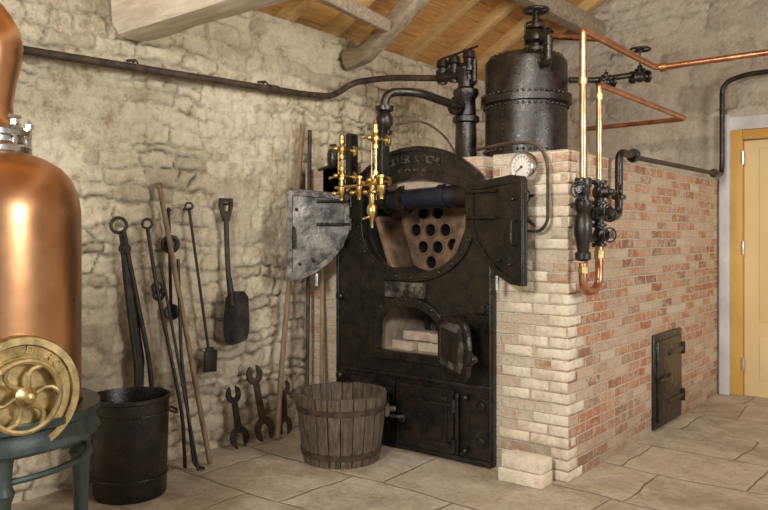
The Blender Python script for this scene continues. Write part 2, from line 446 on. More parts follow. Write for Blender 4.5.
def floop(e=0):
    P=[(FX-.225-e,.565-e),(FX+.225+e,.565-e),(FX+.225+e,.70)]
    for i in range(1,16):
        a=math.pi*i/16; P.append((FX+(.225+e)*math.cos(a),.70+(.14+e)*math.sin(a)))
    P+=[(FX-.225-e,.70)]
    return P
b=B('front_plate',IRON,IRONM,SOOT)
b.plate([outer,dloop(),floop()],FR(YF-.02),.04)
b.plate([dloop(.045),dloop(-.004)],FR(YF-.048),.02,.004)
b.plate([floop(.05),floop(-.003)],FR(YF-.05),.03,.005)
out2=arcpts(XC,.44,1.585,1.755); inn=[(x,z-.02) for x,z in reversed(out2)]
b.plate([out2+inn],FR(YF-.046),.014,.002)
b.use(IRONM)
txt="FOLLER & ROHL"
for i,ch in enumerate(txt):
    a=(i-(len(txt)-1)/2)*.052
    R=.62
    M=FR(YF-.044,XC+R*math.sin(a)*1.0,1.69-R+R*math.cos(a))@Matrix.Rotation(-a,4,'Z')
    if ch!=' ': b.text(ch,M,.06,.006)
for i,ch in enumerate("FOHR"): b.text(ch,FR(YF-.044,XC-.09+i*.06,1.615),.05,.006)
b.use(IRON); b.box((-2.62,YF-.046,.93),(.30,.016,.10),bevel=.006)
b.use(IRONM)
for i,ch in enumerate("No 137"): b.text(ch,FR(YF-.056,-2.735+i*.046,.93),.06,.006)
b.use(IRON)
b.plate([[(-2.79,.985),(-2.45,.985),(-2.50,1.0),(-2.62,1.03),(-2.74,1.0)]],FR(YF-.046),.014,.002)
b.box((-2.60,YF-.046,.425),(1.12,.016,.022),bevel=.004)
b.box((-2.60,YF-.044,.015),(1.12,.02,.03),bevel=.004)
b.tube([(-3.15,YF-.045,.04),(-3.15,YF-.045,1.48)],.010,8)
b.tube([(-2.05,YF-.045,.04),(-2.05,YF-.045,1.48)],.010,8)
def knob(x,z,r=.026,l=.05,y=YF-.035):
    b.lathe((x,y,z),(0,-1,0),[(r*1.5,0),(r*1.4,.01),(r*.6,.014),(r*.6,l*.5),(r,l*.65),(r,l*.95),(r*.7,l*1.1)],14)
for x,z in((-3.11,.87),(-3.11,.38),(-2.09,.85),(-2.09,.14),(-2.09,.33),(-2.09,1.2),(-3.11,1.2)): knob(x,z)
for i in range(9):
    a=math.pi*(i/8); b.ball((FX+.26*math.cos(a),YF-.066,.70+.175*math.sin(a)),.008,8)
for i in range(13):
    a=math.pi*i/12; b.ball((XC-.40*math.cos(a),YF-.058,1.30-.30*math.sin(a)),.009,8)
D=dloop(.012)
def sleeve(P,y0,y1,mat):
    b.use(mat); A=[b.bm.verts.new((x,y0,z)) for x,z in P]; C=[b.bm.verts.new((x,y1,z)) for x,z in P]
    n=len(P)
    for i in range(n): b.face([A[i],A[(i+1)%n],C[(i+1)%n],C[i]],False)
sleeve(D,YF-.0,YF+.34,SOOT)
b.done(boiler)
b=B('tube_plate',BROWNI,SOOT)
holes=[(XC-.02+hx,hz) for hx,hz in((-.11,1.385),(0,1.385),(-.165,1.28),(-.055,1.28),(.055,1.28),(-.11,1.175),(0,1.175),(.11,1.19),(-.05,1.08))]
def circ(x,z,r,n=18): return [(x+r*math.cos(2*math.pi*i/n),z+r*math.sin(2*math.pi*i/n)) for i in range(n)]
pl=[(x,z) for x,z in dloop(.008)]
b.plate([pl]+[circ(x,z,.040) for x,z in holes],FR(YF+.26),.02,.002)
for x,z in holes:
    b.use(BROWNI); b.torus((x,YF+.248,z),(0,1,0),.044,.007,18,6)
    b.use(SOOT); b.lathe((x,YF+.26,z),(0,1,0),[(.040,0),(.040,.5)],18,caps=False); b.cyl((x,YF+.74,z),(x,YF+.76,z),.045)
b.use(BROWNI)
b.box((XC-.27,YF+.14,1.20),(.035,.22,.34),RY(-.35),bevel=.005)
b.box((XC+.26,YF+.14,1.20),(.035,.22,.34),RY(.40),bevel=.005)
b.done(boiler)
b=B('steam_header_pipe',BLUEI,IRON)
b.cyl((XC-.22,YF+.02,1.455),(XC+.30,YF+.02,1.475),.062,n=28)
b.use(IRON); b.flange((XC-.10,YF+.02,1.46),(1,0,.03),.085,.03,8); b.flange((XC-.22,YF+.02,1.455),(1,0,.03),.075,.02,8)
b.use(BLUEI); b.cyl((XC+.16,YF+.02,1.47),(XC+.21,YF+.02,1.472),.072)
b.use(IRON); b.cyl((XC+.28,YF+.02,1.475),(XC+.37,YF+.02,1.478),.08)
b.cyl((XC-.36,YF+.02,1.45),(XC-.2,YF+.02,1.455),.045)
b.done(boiler)
b=B('firebox',FIREB,SOOT)
x0,x1,z0,z1,y0,y1=FX-.25,FX+.25,.55,.86,YF+.01,YF+.62
b.box((x0-.03,(y0+y1)/2,.7),(.06,y1-y0,.36)); b.box((x1+.03,(y0+y1)/2,.7),(.06,y1-y0,.36))
b.box((FX,(y0+y1)/2,z0-.03),(.56,y1-y0,.06)); b.use(SOOT); b.box((FX,(y0+y1)/2,z1+.03),(.56,y1-y0,.06)); b.use(SOOT); b.box((FX,y1,.7),(.56,.04,.4))
b.use(FIREB)
for i,(dx,dz,w) in enumerate(((-.14,.0,.17),(.05,.0,.18),(.17,.0,.1),(-.05,.062,.20),(.14,.062,.15))):
    b.box((FX+dx,YF+.14+.02*(i%2),.58+dz),(w,.11,.055),RZ(.06*(i-2)),bevel=.006)
b.use(SOOT); b.torus((FX-.02,YF+.30,.70),(0,1,0),.09,.018,24,8)
b.done(boiler)
def leaf(name,hx,hy,dirx,ang,worn,dz=0):
    P=[(0,1.545),(.30,1.575),(.365,1.565),(.378,1.54),(.378,1.015),(.30,1.02),(.20,1.065),(.11,1.135),(.04,1.22),(0,1.32)]
    if dirx<0: P=[(-x,z) for x,z in reversed(P)]
    P2=[(.03,1.51),(.345,1.535),(.345,1.05),(.29,1.055),(.21,1.095),(.13,1.16),(.06,1.24),(.03,1.33)]
    if dirx<0: P2=[(-x,z) for x,z in reversed(P2)]
    b=B(name,worn,IRON)
    M=Matrix.Translation((hx,hy,dz))@Matrix.Rotation(-ang*dirx if dirx>0 else ang,4,'Z')@FR(0)
    b.plate([P],M,.022,.003)
    b.use(IRON if dirx>0 else IRONM); b.plate([P,P2],M@Matrix.Translation((0,0,.016)),.012,.003)
    b.plate([P,P2],M@Matrix.Translation((0,0,-.016)),.012,.003)
    b.use(IRON)
    def W(x,z,o): return M@V((x*dirx,z,o))
    for z in(1.36,1.50):
        b.cyl(W(-.005,z-.035,0),W(-.005,z+.035,0),.016)
        b.tube([W(0,z,.024),W(.2,z,.026)],.010,8)
        b.tube([W(0,z,-.01),W(-.035,z,.0)],.012,8)
    for (x,z) in((.10,1.36),(.17,1.36),(.10,1.50),(.17,1.50),(.3,1.12),(.32,1.45),(.22,1.14)): b.ball(W(x,z,.026),.010,8); b.ball(W(x,z,-.026),.010,8)
    b.tube([W(.34,1.22,.02),W(.34,1.22,.06),W(.34,1.34,.06),W(.34,1.34,.02)],.008,8,.02)
    b.use(STEEL); b.tube([W(.20,1.06,.01),W(.20,.985,.01)],.012,8)
    return b.done(boiler)
leaf('flue_door_left',-3.02,YF-.085,-1,math.radians(45),IRONG,-.045)
leaf('flue_door_right',-2.14,YF-.085,1,math.radians(14),IRON,-.02)
b=B('fire_door',IRON,IRONM)
a=math.radians(30)
M=Matrix.Translation((-2.335,YF-.085,-.035))@Matrix.Rotation(-a,4,'Z')@FR(0)
P=[(0,.55),(.28,.52),(.32,.56),(.335,.70),(.31,.80),(.25,.845),(.12,.85),(0,.83)]
b.plate([P],M,.03,.005)
b.use(IRONM); b.plate([[(.03,.58),(.26,.56),(.29,.60),(.295,.70),(.27,.79),(.23,.815),(.10,.815),(.03,.80)]],M@Matrix.Translation((0,0,.020)),.016,.004)
b.use(IRON)
b.plate([[(.06,.62),(.25,.61),(.25,.77),(.06,.78)]],M@Matrix.Translation((0,0,.030)),.014,.004)
b.plate([[(.05,.60),(.26,.59),(.26,.78),(.05,.79)]],M@Matrix.Translation((0,0,-.022)),.02,.004)
def W(x,z,o): return M@V((x,z,o))
for z in(.60,.78): b.cyl(W(-.01,z-.03,0),W(-.01,z+.03,0),.016); b.tube([W(-.01,z,0),W(-.05,z,-.01)],.014,8); b.tube([W(0,z,-.02),W(.25,z,-.02)],.01,8)
b.tube([W(.29,.68,.0),W(.36,.68,.01),W(.39,.66,.01)],.011,8,.03); b.tube([W(.29,.62,.0),W(.36,.62,.01),W(.39,.66,.01)],.011,8,.03)
b.ball(W(.395,.655,.01),.02,12)
b.done(boiler)
b=B('ash_doors',IRON,IRONM)
b.plate([[(-3.03,.035),(-2.685,.035),(-2.685,.39),(-3.03,.39)]],FR(YF-.052),.024,.004)
b.plate([[(-2.67,.035),(-2.27,.035),(-2.27,.39),(-2.67,.39)]],FR(YF-.056),.024,.004)
b.plate([[(-2.63,.075),(-2.31,.075),(-2.31,.35),(-2.63,.35)]],FR(YF-.071),.012,.004)
b.plate([[(-2.99,.075),(-2.725,.075),(-2.725,.35),(-2.99,.35)]],FR(YF-.066),.012,.004)
b.box((-2.25,YF-.06,.21),(.022,.02,.34),bevel=.004)
for z in(.09,.31):
    b.cyl((-2.265,YF-.075,z-.035),(-2.265,YF-.075,z+.035),.016)
    b.tube([(-2.265,YF-.078,z),(-2.42,YF-.078,z)],.010,8)
    b.cyl((-3.035,YF-.07,z-.03),(-3.035,YF-.07,z+.03),.014)
knob(-2.735,.205,y=YF-.06); knob(-2.60,.195,y=YF-.06)
b.use(IRONM); b.tube([(-2.75,YF-.105,.19),(-2.66,YF-.11,.20),(-2.57,YF-.11,.21)],.010,8); b.use(IRON)
for x in(-2.20,): b.ball((x,YF-.06,.36),.018); b.ball((x,YF-.06,.07),.018)
b.done(boiler)
b=B('cleanout_door',IRON,IRONM)
b.box((XA+.008,4.985,.315),(.024,.54,.60),bevel=.004)
b.box((XA+.024,4.985,.315),(.020,.46,.52),bevel=.004)
for z in(.16,.48): b.box((XA+.036,5.10,z),(.012,.30,.035),bevel=.003); b.cyl((XA+.03,5.25,z-.04),(XA+.03,5.25,z+.04),.016)
b.tube([(XA+.03,4.73,.33),(XA+.055,4.70,.335),(XA+.055,4.86,.33),(XA+.055,4.90,.35)],.011,8,.02)
b.ball((XA+.045,4.80,.33),.02)
b.done(boiler)
# ------------------------------------------------------------------ tank
TX,TY,TR=-2.2,4.14,.252
b=B('riveted_steam_tank',IRON)
b.lathe((TX,TY,0),(0,0,1),[(.10,H+.001),(TR+.02,H+.002),(TR+.02,1.70),(TR,1.705),(TR,2.045),(TR+.026,2.05),(TR+.026,2.09),(TR,2.095),(TR,2.285),(TR-.004,2.315),(TR-.03,2.34),(.18,2.36),(.06,2.372),(0.001,2.374)],56)
for zz in(2.10,1.76,2.03):
    for i in range(44):
        a=2*math.pi*i/44; rr_=TR+(.016 if zz>2.05 else .002); b.ball((TX+rr_*math.cos(a),TY+rr_*math.sin(a),zz),.0095,8)
for i in range(30):
    a=2*math.pi*i/30; b.ball((TX+(TR-.035)*math.cos(a),TY+(TR-.035)*math.sin(a),2.342),.0095,8)
for i in range(8):
    b.ball((TX-.02,TY-TR,1.79+i*.03),.007,8)
vx,vy=TX+.105,TY-.07
b.lathe((vx,vy,2.35),(0,0,1),[(.085,0),(.085,.02),(.05,.025),(.048,.05),(.07,.07),(.075,.10),(.06,.13),(.04,.14),(.055,.145),(.055,.16),(.025,.165),(.022,.22)],20)
b.cyl((vx,vy,2.5),(vx,vy,2.615),.009,n=8); b.wheel((vx,vy,2.605),(0,0,1),.072,.010,5)
b.flange((vx+.09,vy-.03,2.43),(1,-.3,0),.05,.02)
b.cyl((vx,vy,2.43),(vx+.09,vy-.03,2.43),.035)
b.tube([(vx-.07,vy,2.38),(vx-.07,vy,2.54),(vx+.05,vy,2.54),(vx+.05,vy,2.42)],.008,8,.02)
b.tube([(TX+.19,TY-.16,2.25),(TX+.25,TY-.20,2.25),(TX+.25,TY-.20,2.40)],.026,14,.04)
b.done()
b=B('safety_valve_column',IRON)
cx,cy=-2.53,3.97
b.lathe((cx,cy,0),(0,0,1),[(.085,H+.001),(.085,1.70),(.07,1.72),(.065,1.95),(.085,1.96),(.085,1.99),(.065,2.0),(.06,2.1),(.08,2.13),(.08,2.16),(.05,2.18),(.05,2.26),(.065,2.28),(.065,2.30),(.04,2.33)],24)
b.tube([(cx+.05,cy,2.26),(cx-.19,cy-.03,2.26)],.035,16)
for dx,h in((-.17,.10),(-.08,.11),(.03,.13)):
    b.lathe((cx+dx,cy-.01,2.22),(0,0,1),[(.03,0),(.03,.05),(.045,.055),(.045,.085),(.028,.09),(.030,h),(.042,h+.01),(.036,h+.05),(.015,h+.065)],16)
b.tube([(cx-.17,cy-.02,2.38),(cx+.1,cy-.02,2.42)],.007,8)
b.tube([(cx,cy,2.42),(cx+.0,cy,2.34)],.015,8)
b.tube([(cx+.05,cy,2.20),(cx+.075,cy-.02,2.20),(cx+.075,cy-.02,2.34)],.018,10,.03)
b.done()
b=B('iron_steam_pipe',IRON)
b.tube([(-2.73,3.40,1.70),(-2.73,3.40,2.09),(-2.60,3.55,2.095),(-2.54,3.90,2.05)],.026,16,.08)
b.lathe((-2.73,3.40,1.83),(0,0,1),[(.026,0),(.045,.01),(.045,.03),(.032,.04),(.05,.07),(.05,.11),(.032,.14),(.055,.15),(.055,.175),(.026,.18)],16)
b.tube([(-2.73,3.40,1.83),(-2.73,3.40,1.60)],.030,14)
b.flange((-2.545,3.88,2.053),(.15,1,-.1),.06,.02)
b.done()
b=B('iron_wall_pipe',RUST)
b.tube([(-3.43,.2,2.06),(-3.43,1.65,2.10),(-3.43,3.45,2.165),(-3.43,3.72,2.19),(-3.40,3.88,2.31),(-3.1,3.93,2.31),(-2.73,3.95,2.26)],.021,14,.10)
for y in(1.0,2.2,3.1): b.tube([(-3.50,y,2.06+.035*y+.03),(-3.43,y,2.04+.036*y+.04)],.008,8); b.torus((-3.43,y,2.045+.036*y+.01),(0,1,0),.024,.005,16,6)
b.cyl((-3.43,3.12,2.154),(-3.43,3.2,2.157),.027)
b.done()
def gauge(name,x,y,zt,zb):
    b=B(name,BRASS,GLASS,IRON)
    for z,sg in((zt-.06,1),(zb+.06,-1)):
        b.lathe((x,y,z),(0,0,1),[(.012,-.06),(.02,-.055),(.02,-.035),(.014,-.03),(.024,-.012),(.026,.0),(.024,.012),(.014,.03),(.02,.035),(.02,.055),(.012,.06)],14)
        b.tube([(x,y,z),(x,y+.12,z)],.014,10); b.flange((x,y+.10,z),(0,1,0),.035,.012,4)
        b.cyl((x,y-.05,z),(x,y,z),.012); b.ball((x,y-.055,z),.016,10)
        b.tube([(x-.01,y-.03,z),(x-.055,y-.035,z+.01*sg)],.006,8); b.ball((x-.06,y-.035,z+.01*sg),.011,8)
        b.use(BRASS)
    for dx in(-.016,.016): b.cyl((x+dx,y-.014,zb+.06),(x+dx,y-.014,zt-.06),.004,n=8)
    b.use(GLASS); b.cyl((x,y,zb+.08),(x,y,zt-.08),.009,n=12)
    b.use(BRASS); b.lathe((x,y,zt),(0,0,1),[(.014,-.01),(.017,.005),(.017,.02),(.008,.028),(.012,.04),(.006,.05)],12)
    b.tube([(x,y,zb),(x,y,zb-.05)],.008,8)
    return b
b=gauge('water_gauge_glass',-2.975,3.30,1.82,1.54); b.use(IRON)
b.box((-2.985,3.40,1.70),(.04,.08,.33),bevel=.01)
b.tube([(-3.16,3.40,1.72),(-2.98,3.40,1.74)],.022,10); b.lathe((-3.12,3.38,1.66),(0,0,1),[(.02,0),(.035,.02),(.038,.09),(.028,.12),(.02,.15)],14)
b.tube([(-3.26,3.40,1.66),(-3.14,3.38,1.68)],.01,8)
b.done()
b=gauge('water_gauge_glass',-2.70,3.28,1.86,1.50); b.use(IRON); b.box((-2.71,3.355,1.70),(.045,.06,.36),bevel=.01); b.done()
b=B('brass_test_cocks',BRASS,IRON)
b.tube([(-3.0,3.27,1.53),(-2.66,3.25,1.54)],.011,10)
for x in(-2.94,-2.80,-2.70,-2.64):
    b.lathe((x,3.26,1.50),(0,0,1),[(.010,-.05),(.016,-.045),(.016,-.02),(.024,-.01),(.024,.03),(.014,.04),(.014,.07),(.02,.075),(.02,.09)],12)
    b.tube([(x,3.25,1.50),(x,3.20,1.49)],.009,8); b.ball((x,3.19,1.49),.014,8)
b.lathe((-2.70,3.25,1.33),(0,0,1),[(.008,-.04),(.012,0),(.022,.02),(.03,.05),(.03,.08),(.015,.10),(.02,.13),(.012,.2)],14)
b.tube([(-2.69,3.25,1.36),(-2.73,3.2,1.34)],.007,8)
b.use(IRON); b.tube([(-2.85,3.455,1.60),(-2.85,3.30,1.56)],.015,8)
b.done()
b=B('small_copper_pipe',RUST)
b.tube([(-2.68,3.45,1.90),(-2.60,3.6,1.94),(-2.52,3.75,1.84),(-2.47,3.80,1.69)],.007,8,.1)
b.done()
b=B('pressure_gauge',STEEL,WHITE,BLACK,IRON)
g=V((-1.825,3.405,1.598))
ax=V((-.25,-1,0)).normalized()
b.lathe(g,ax,[(.0,-.03),(.060,-.03),(.076,-.025),(.078,.012),(.074,.022),(.067,.020),(.066,.008)],32,caps=False)
b.use(WHITE); b.lathe(g,ax,[(.068,.006),(.068,.012)],32)
b.use(BLACK); sd=V((1,-.25,0)).normalized()
for i in range(13):
    a=math.radians(-130+i*21.6); d=sd*math.sin(a)+V((0,0,math.cos(a)))
    b.tube([g+ax*.0135+d*.047,g+ax*.0135+d*.057],.0018,6)
d=sd*-.75+V((0,0,-.5)); b.tube([g+ax*.015,g+ax*.015+d*.048],.0022,6); b.ball(g+ax*.014,.007,8)
b.use(IRON); b.tube([g-V((0,-.015,.06)),(g.x,g.y+.03,1.50),(g.x,g.y+.03,1.34),(g.x+.02,g.y+.08,1.30)],.010,8,.02)
b.lathe((g.x,g.y+.03,1.42),(0,0,1),[(.012,0),(.022,.01),(.022,.05),(.012,.06)],10)
b.tube([(g.x-.045,g.y+.03,1.45),(g.x+.045,g.y+.03,1.45)],.008,8); b.cyl((g.x,g.y+.09,1.62),(g.x,g.y+.02,1.60),.02)
b.done()
b=B('gauge_siphon_pipe',RUST)
b.tube([(-2.15,3.48,1.715),(-1.95,3.46,1.735),(-1.76,3.44,1.72),(-1.70,3.43,1.62),(-1.70,3.43,1.32),(-1.74,3.44,1.27),(-1.82,3.45,1.27)],.009,10,.07)
b.done()
# ------------------------------------------------------------------ right pipework
PX=XA+.08
YA,YBp=3.50,3.70
b=B('copper_steam_pipe',CPIPE,IRON)
b.tube([(PX,YA,1.53),(PX,YA,2.27),(PX,YA+.06,2.27),(PX,4.55,2.27),(PX+.03,4.58,2.27),(2.6,4.58,2.27)],.018,16,.045)
b.tube([(PX,YA,1.11),(PX,YA,.965),(PX,YBp,.965),(PX,YBp,1.19)],.021,16,.095)
b.tube([(PX,YBp,1.53),(PX,YBp,1.68),(PX,YBp,2.03),(PX,YBp+.07,2.03),(PX,5.15,2.03),(-2.3,5.2,2.03)],.016,16,.05)
b.tube([(vx+.10,vy-.03,2.43),(-1.90,4.02,2.40),(-1.66,3.96,2.34),(-1.62,4.0,2.33),(-1.57,4.54,2.29)],.016,14,.06)
b.use(BRASS); b.cyl((PX+.02,4.58,2.27),(PX+.06,4.58,2.27),.027); b.cyl((PX,YA,2.0),(PX,YA,2.03),.024); b.cyl((PX,YBp,1.95),(PX,YBp,1.98),.022)
b.done()
b=B('injector_valve_cluster',IRON,BRASSD)
b.lathe((PX,YA,1.12),(0,0,1),[(.024,0),(.04,.01),(.04,.04),(.028,.05),(.034,.09),(.045,.13),(.045,.20),(.03,.24),(.044,.26),(.044,.29),(.028,.30),(.028,.36),(.042,.37),(.042,.40),(.024,.41)],18)
b.valve((PX,YA,1.47),(0,0,1),(.25,-1,0),.036,.04,.10)
b.valve((PX,YBp,1.47),(0,0,1),(1,.2,0),.036,.045,.10)
b.valve((PX,YBp,1.25),(0,0,1),(.8,-.5,.0),.034,.036,.09)
b.valve((PX,(YA+YBp)/2,1.36),(0,1,0),(1,-.2,0),.034,.038,.10)
b.tube([(PX,YA,1.36),(PX,YBp,1.36)],.024,12)
b.tube([(PX,YA,1.22),(PX,YBp,1.24)],.018,12)
b.cyl((PX,YBp,1.2),(PX,YBp,1.5),.024)
b.tube([(PX,YA,1.47),(PX-.02,YA-.02,1.40),(XA+.018,YA+.02,1.40)],.016,10)
b.use(BRASSD); b.cyl((PX,YBp,1.13),(PX,YBp,1.17),.028,n=6); b.cyl((PX,YA,1.06),(PX,YA,1.09),.028,n=6)
b.done()
b=B('iron_feed_pipe',IRON)
b.tube([(PX,YBp+.03,1.36),(PX-.02,4.02,1.35),(PX-.02,4.02,1.71),(PX-.02,4.22,1.71),(PX-.02,4.30,1.70)],.022,14,.07)
b.flange((PX-.02,4.02,1.46),(0,0,1),.040); b.flange((PX-.02,4.24,1.708),(0,1,0),.040); b.flange((PX,3.84,1.358),(0,1,0),.040)
b.use(RUST); b.tube([(PX-.02,4.28,1.70),(PX-.02,6.0,1.715)],.015,12); b.flange((PX-.02,5.9,1.714),(0,1,0),.034)
b.use(IRON); b.tube([(PX-.02,5.9,1.715),(PX-.02,6.10,1.715),(PX-.02,6.12,1.80),(PX-.02,6.12,2.42),(PX+.14,6.12,2.47),(2.8,6.12,2.47)],.019,14,.12)
b.done()
b=B('stop_valve_pipe',IRON)
b.tube([(-1.97,4.26,2.20),(-1.84,4.37,2.20),(-1.65,4.585,2.25)],.018,12,.05)
b.valve((-1.65,4.585,2.23),(.66,.75,.1),(0,0,1),.034,.06,.17)
b.valve((-1.80,4.42,2.19),(.66,.75,.1),(0,0,1),.030,0,.08)
b.done()
b=B('stacked_bricks',CREAMB)
b.box((-1.80,3.38,.034),(.24,.13,.066),RZ(.03),bevel=.005); b.box((-1.795,3.385,.103),(.225,.12,.064),RZ(-.03),bevel=.005)
b.done()
# ------------------------------------------------------------------ copper still
cs=empty('copper_still'); cx,cy=-2.418,1.005
b=B('still_body',COPPER,STEEL,BRASSD)
b.lathe((cx,cy,0),(0,0,1),[(.0,.58),(.18,.59),(.27,.62),(.294,.67),(.296,.74),(.296,1.28),(.295,1.325),(.287,1.38),(.266,1.428),(.235,1.462),(.19,1.488),(.14,1.507)],72)
b.use(STEEL); b.lathe((cx,cy,0),(0,0,1),[(.14,1.50),(.150,1.505),(.152,1.52),(.145,1.53),(.135,1.535),(.135,1.55),(.150,1.555),(.152,1.57),(.14,1.58),(.115,1.59)],48)
for i in range(8):
    a=2*math.pi*i/8+.35; p=V((cx+.143*math.cos(a),cy+.143*math.sin(a),-.015))
    b.cyl(p+V((0,0,1.50)),p+V((0,0,1.62)),.007,n=8); b.cyl(p+V((0,0,1.60)),p+V((0,0,1.615)),.014,n=6)
    b.tube([p+V((.02*math.sin(a),-.02*math.cos(a),1.625)),p+V((-.02*math.sin(a),.02*math.cos(a),1.625))],.006,6)
b.use(COPPER)
b.lathe((cx,cy,0),(0,0,1),[(.115,1.585),(.10,1.61),(.096,1.66),(.108,1.73),(.122,1.79),(.126,1.84),(.116,1.89),(.092,1.935),(.07,1.965),(.055,1.98)],48)
b.tube([(cx,cy,1.96),(cx,cy,2.10),(cx-.15,cy-.3,2.10),(cx-.35,cy-.8,1.9)],.05,20,.12)
b.done(cs)
b=B('manhole_cover',BRASSD)
ax=V((.998,-.06,0)).normalized(); o=V((cx,cy,.80))+ax*.285; T=V((-ax.y,ax.x,0))
k=1.12
b.lathe(o,ax,[(.15*k,-.03),(.15*k,.035),(.146*k,.045),(.128*k,.045),(.124*k,.036),(.10*k,.034),(.098*k,.045),(.088*k,.045),(.085*k,.030),(.0,.032)],56)
b.lathe(o,ax,[(.03,.03),(.03,.07),(.02,.078),(.014,.095),(.0,.1)],20)
b.torus(o+ax*.062,ax,.088*k,.009,40,8)
for i in range(6):
    a=2*math.pi*i/6
    P=[]
    for kk in range(5):
        t=kk/4; aa=a+.55*math.sin(t*math.pi)*.6; P.append(o+ax*.060+(T*math.cos(aa)+V((0,0,math.sin(aa))))*(.02+.068*k*t))
    b.tube(P,.007,8,0,radii=[.009,.007,.006,.007,.009])
for i,ch in enumerate("DEROY"):
    a=math.radians(80-i*14); R=.113*k
    p=o+ax*.037+(T*math.cos(a)+V((0,0,math.sin(a))))*R
    M=Matrix(((T.x,0,ax.x,p.x),(T.y,0,ax.y,p.y),(0,1,0,p.z),(0,0,0,1)))@Matrix.Rotation(a-math.pi/2,4,'Z')
    b.text(ch,M,.03,.004)
b.done(cs)
b=B('cast_iron_stand',GREEN)
zz=-.025
b.lathe((cx,cy,zz),(0,0,1),[(.300,.655),(.345,.655),(.352,.665),(.340,.68),(.337,.715),(.352,.725),(.352,.745),(.300,.745)],64,closed=True)
f=V((.975,-.224,0)); r_=V((.224,.975,0))
for d in(f,r_,-f,-r_):
    p=V((cx,cy,0))+d*.305
    b.lathe(p,(0,0,1),[(.045,0),(.045,.025),(.028,.04),(.022,.12),(.024,.40),(.030,.50),(.040,.53),(.030,.555),(.034,.60),(.040,.64)],20)
b.tube([V((cx,cy,.2))+f*.31,V((cx,cy,.2))-f*.31],.013,8); b.tube([V((cx,cy,.2))+r_*.31,V((cx,cy,.2))-r_*.31],.013,8)
b.torus((cx,cy,.56),(0,0,1),.312,.010,48,8)
b.done(cs)
# ------------------------------------------------------------------ iron bin
b=B('iron_coal_bin',TOOL,IRON)
p=(-3.215,2.035,0)
b.use(IRON); b.lathe(p,(0,0,1),[(.0,.0),(.165,.0),(.170,.01),(.183,.455),(.19,.46),(.19,.475),(.183,.478),(.177,.46),(.165,.02),(.0,.02)],48)
for z,r in((.10,.1745),(.40,.1835)): b.torus((p[0],p[1],z),(0,0,1),r,.005,48,6)
for s_ in(1,-1):
    q=V((p[0]+.185*s_*.6,p[1]+.185*s_*.8,0)); t=V((-.8*s_,.6*s_,0)); o=V((.6*s_,.8*s_,0))
    b.tube([q+t*.04+V((0,0,.40)),q+t*.04+o*.035+V((0,0,.385)),q-t*.04+o*.035+V((0,0,.385)),q-t*.04+V((0,0,.40))],.006,8,.02)
b.done()
# ------------------------------------------------------------------ wooden bucket
b=B('wooden_tub',BARREL,RUST)
c=V((-2.80,3.10,0)); nst=22; h=.375
for i in range(nst):
    a0=2*math.pi*i/nst+.012; a1=2*math.pi*(i+1)/nst-.012; hh=h+random.uniform(-.006,.004); vs=[]
    for z,ro in((0,.210),(hh*.5,.236),(hh,.254)):
        for (a,r) in((a0,ro),((a0+a1)/2,ro+.003),(a1,ro),(a1,ro-.022),(a0,ro-.022)):
            vs.append(b.bm.verts.new(c+V((r*math.cos(a),r*math.sin(a),z))))
    for k in range(2):
        for j in range(5): b.face([vs[k*5+j],vs[k*5+(j+1)%5],vs[k*5+5+(j+1)%5],vs[k*5+5+j]],False)
    b.face([vs[4],vs[3],vs[2],vs[1],vs[0]],False); b.face(vs[10:15],False)
b.lathe(c,(0,0,1),[(0,.03),(.205,.03),(.205,.05),(0,.05)],32)
b.use(RUST)
for z0,z1 in((.045,.075),(.285,.315)):
    r0=.212+.116*z0+.002; r1=.212+.116*z1+.002
    b.lathe(c,(0,0,1),[(r0-.008,z0),(r0+.006,z0),(r1+.006,z1),(r1-.008,z1)],44,closed=True)
b.use(BARREL)
R_=V((.7793,.6266,0))
p=c+R_*.255
b.box(p+V((0,0,.27)),(.03,.10,.06),RZ(math.atan2(R_.y,R_.x)),bevel=.01)
b.cyl(c+R_*.24+V((0,0,.275)),c+R_*.305+V((0,0,.275)),.014,n=12)
b.box(c-R_*.24+V((0,0,.36)),(.03,.10,.07),RZ(math.atan2(R_.y,R_.x)),bevel=.01)
b.done()
# ------------------------------------------------------------------ tools on left wall
WX=-3.445
b=B('blacksmith_tongs',TOOL)
b.torus((WX,2.115,1.30),(1,-.5,0),.038,.009,24,8)
b.tube([(WX,2.13,1.27),(WX,2.155,1.0),(WX+.03,2.20,.55),(WX+.03,2.195,.42)],.013,10,.1)
b.tube([(WX+.02,2.13,1.27),(WX+.02,2.20,.95),(WX+.05,2.26,.60),(WX+.05,2.28,.42)],.013,10,.1)
b.plate([[(2.125,1.25),(2.15,1.25),(2.255,.60),(2.25,.45),(2.21,.45),(2.17,.80)]],Matrix(((0,0,1,WX+.012),(1,0,0,0),(0,1,0,0),(0,0,0,1))),.014,.003)
b.cyl((WX-.01,2.14,1.18),(WX+.04,2.14,1.18),.022)
b.cyl((WX-.04,2.115,1.335),(WX+.02,2.115,1.335),.006)
b.done()
b=B('fire_poker',TOOL)
b.tube([(WX,2.285,1.28),(WX+.02,2.32,1.0),(WX+.16,2.39,.30),(WX+.14,2.42,.012)],.010,10,.1)
b.torus((WX,2.282,1.31),(1,-.5,0),.025,.007,20,8)
b.torus((WX+.025,2.33,.97),(1,-.5,0),.026,.010,20,8); b.torus((WX+.025,2.335,.93),(1,-.5,0),.024,.009,20,8)
b.done()
b=B('fire_rake',POLE)
b.tube([(WX,2.36,1.50),(WX+.19,2.545,.012)],.014,12); b.torus((WX-.005,2.36,1.515),(1,-.5,0),.015,.006,16,8)
b.done()
b=B('fire_hook',TOOL)
b.tube([(WX+.05,2.44,1.12),(WX+.12,2.41,.60),(WX+.19,2.44,.03),(WX+.24,2.47,.012)],.009,8,.06)
b.tube([(WX+.02,2.35,1.10),(WX+.24,2.43,.012)],.008,8)
b.done()
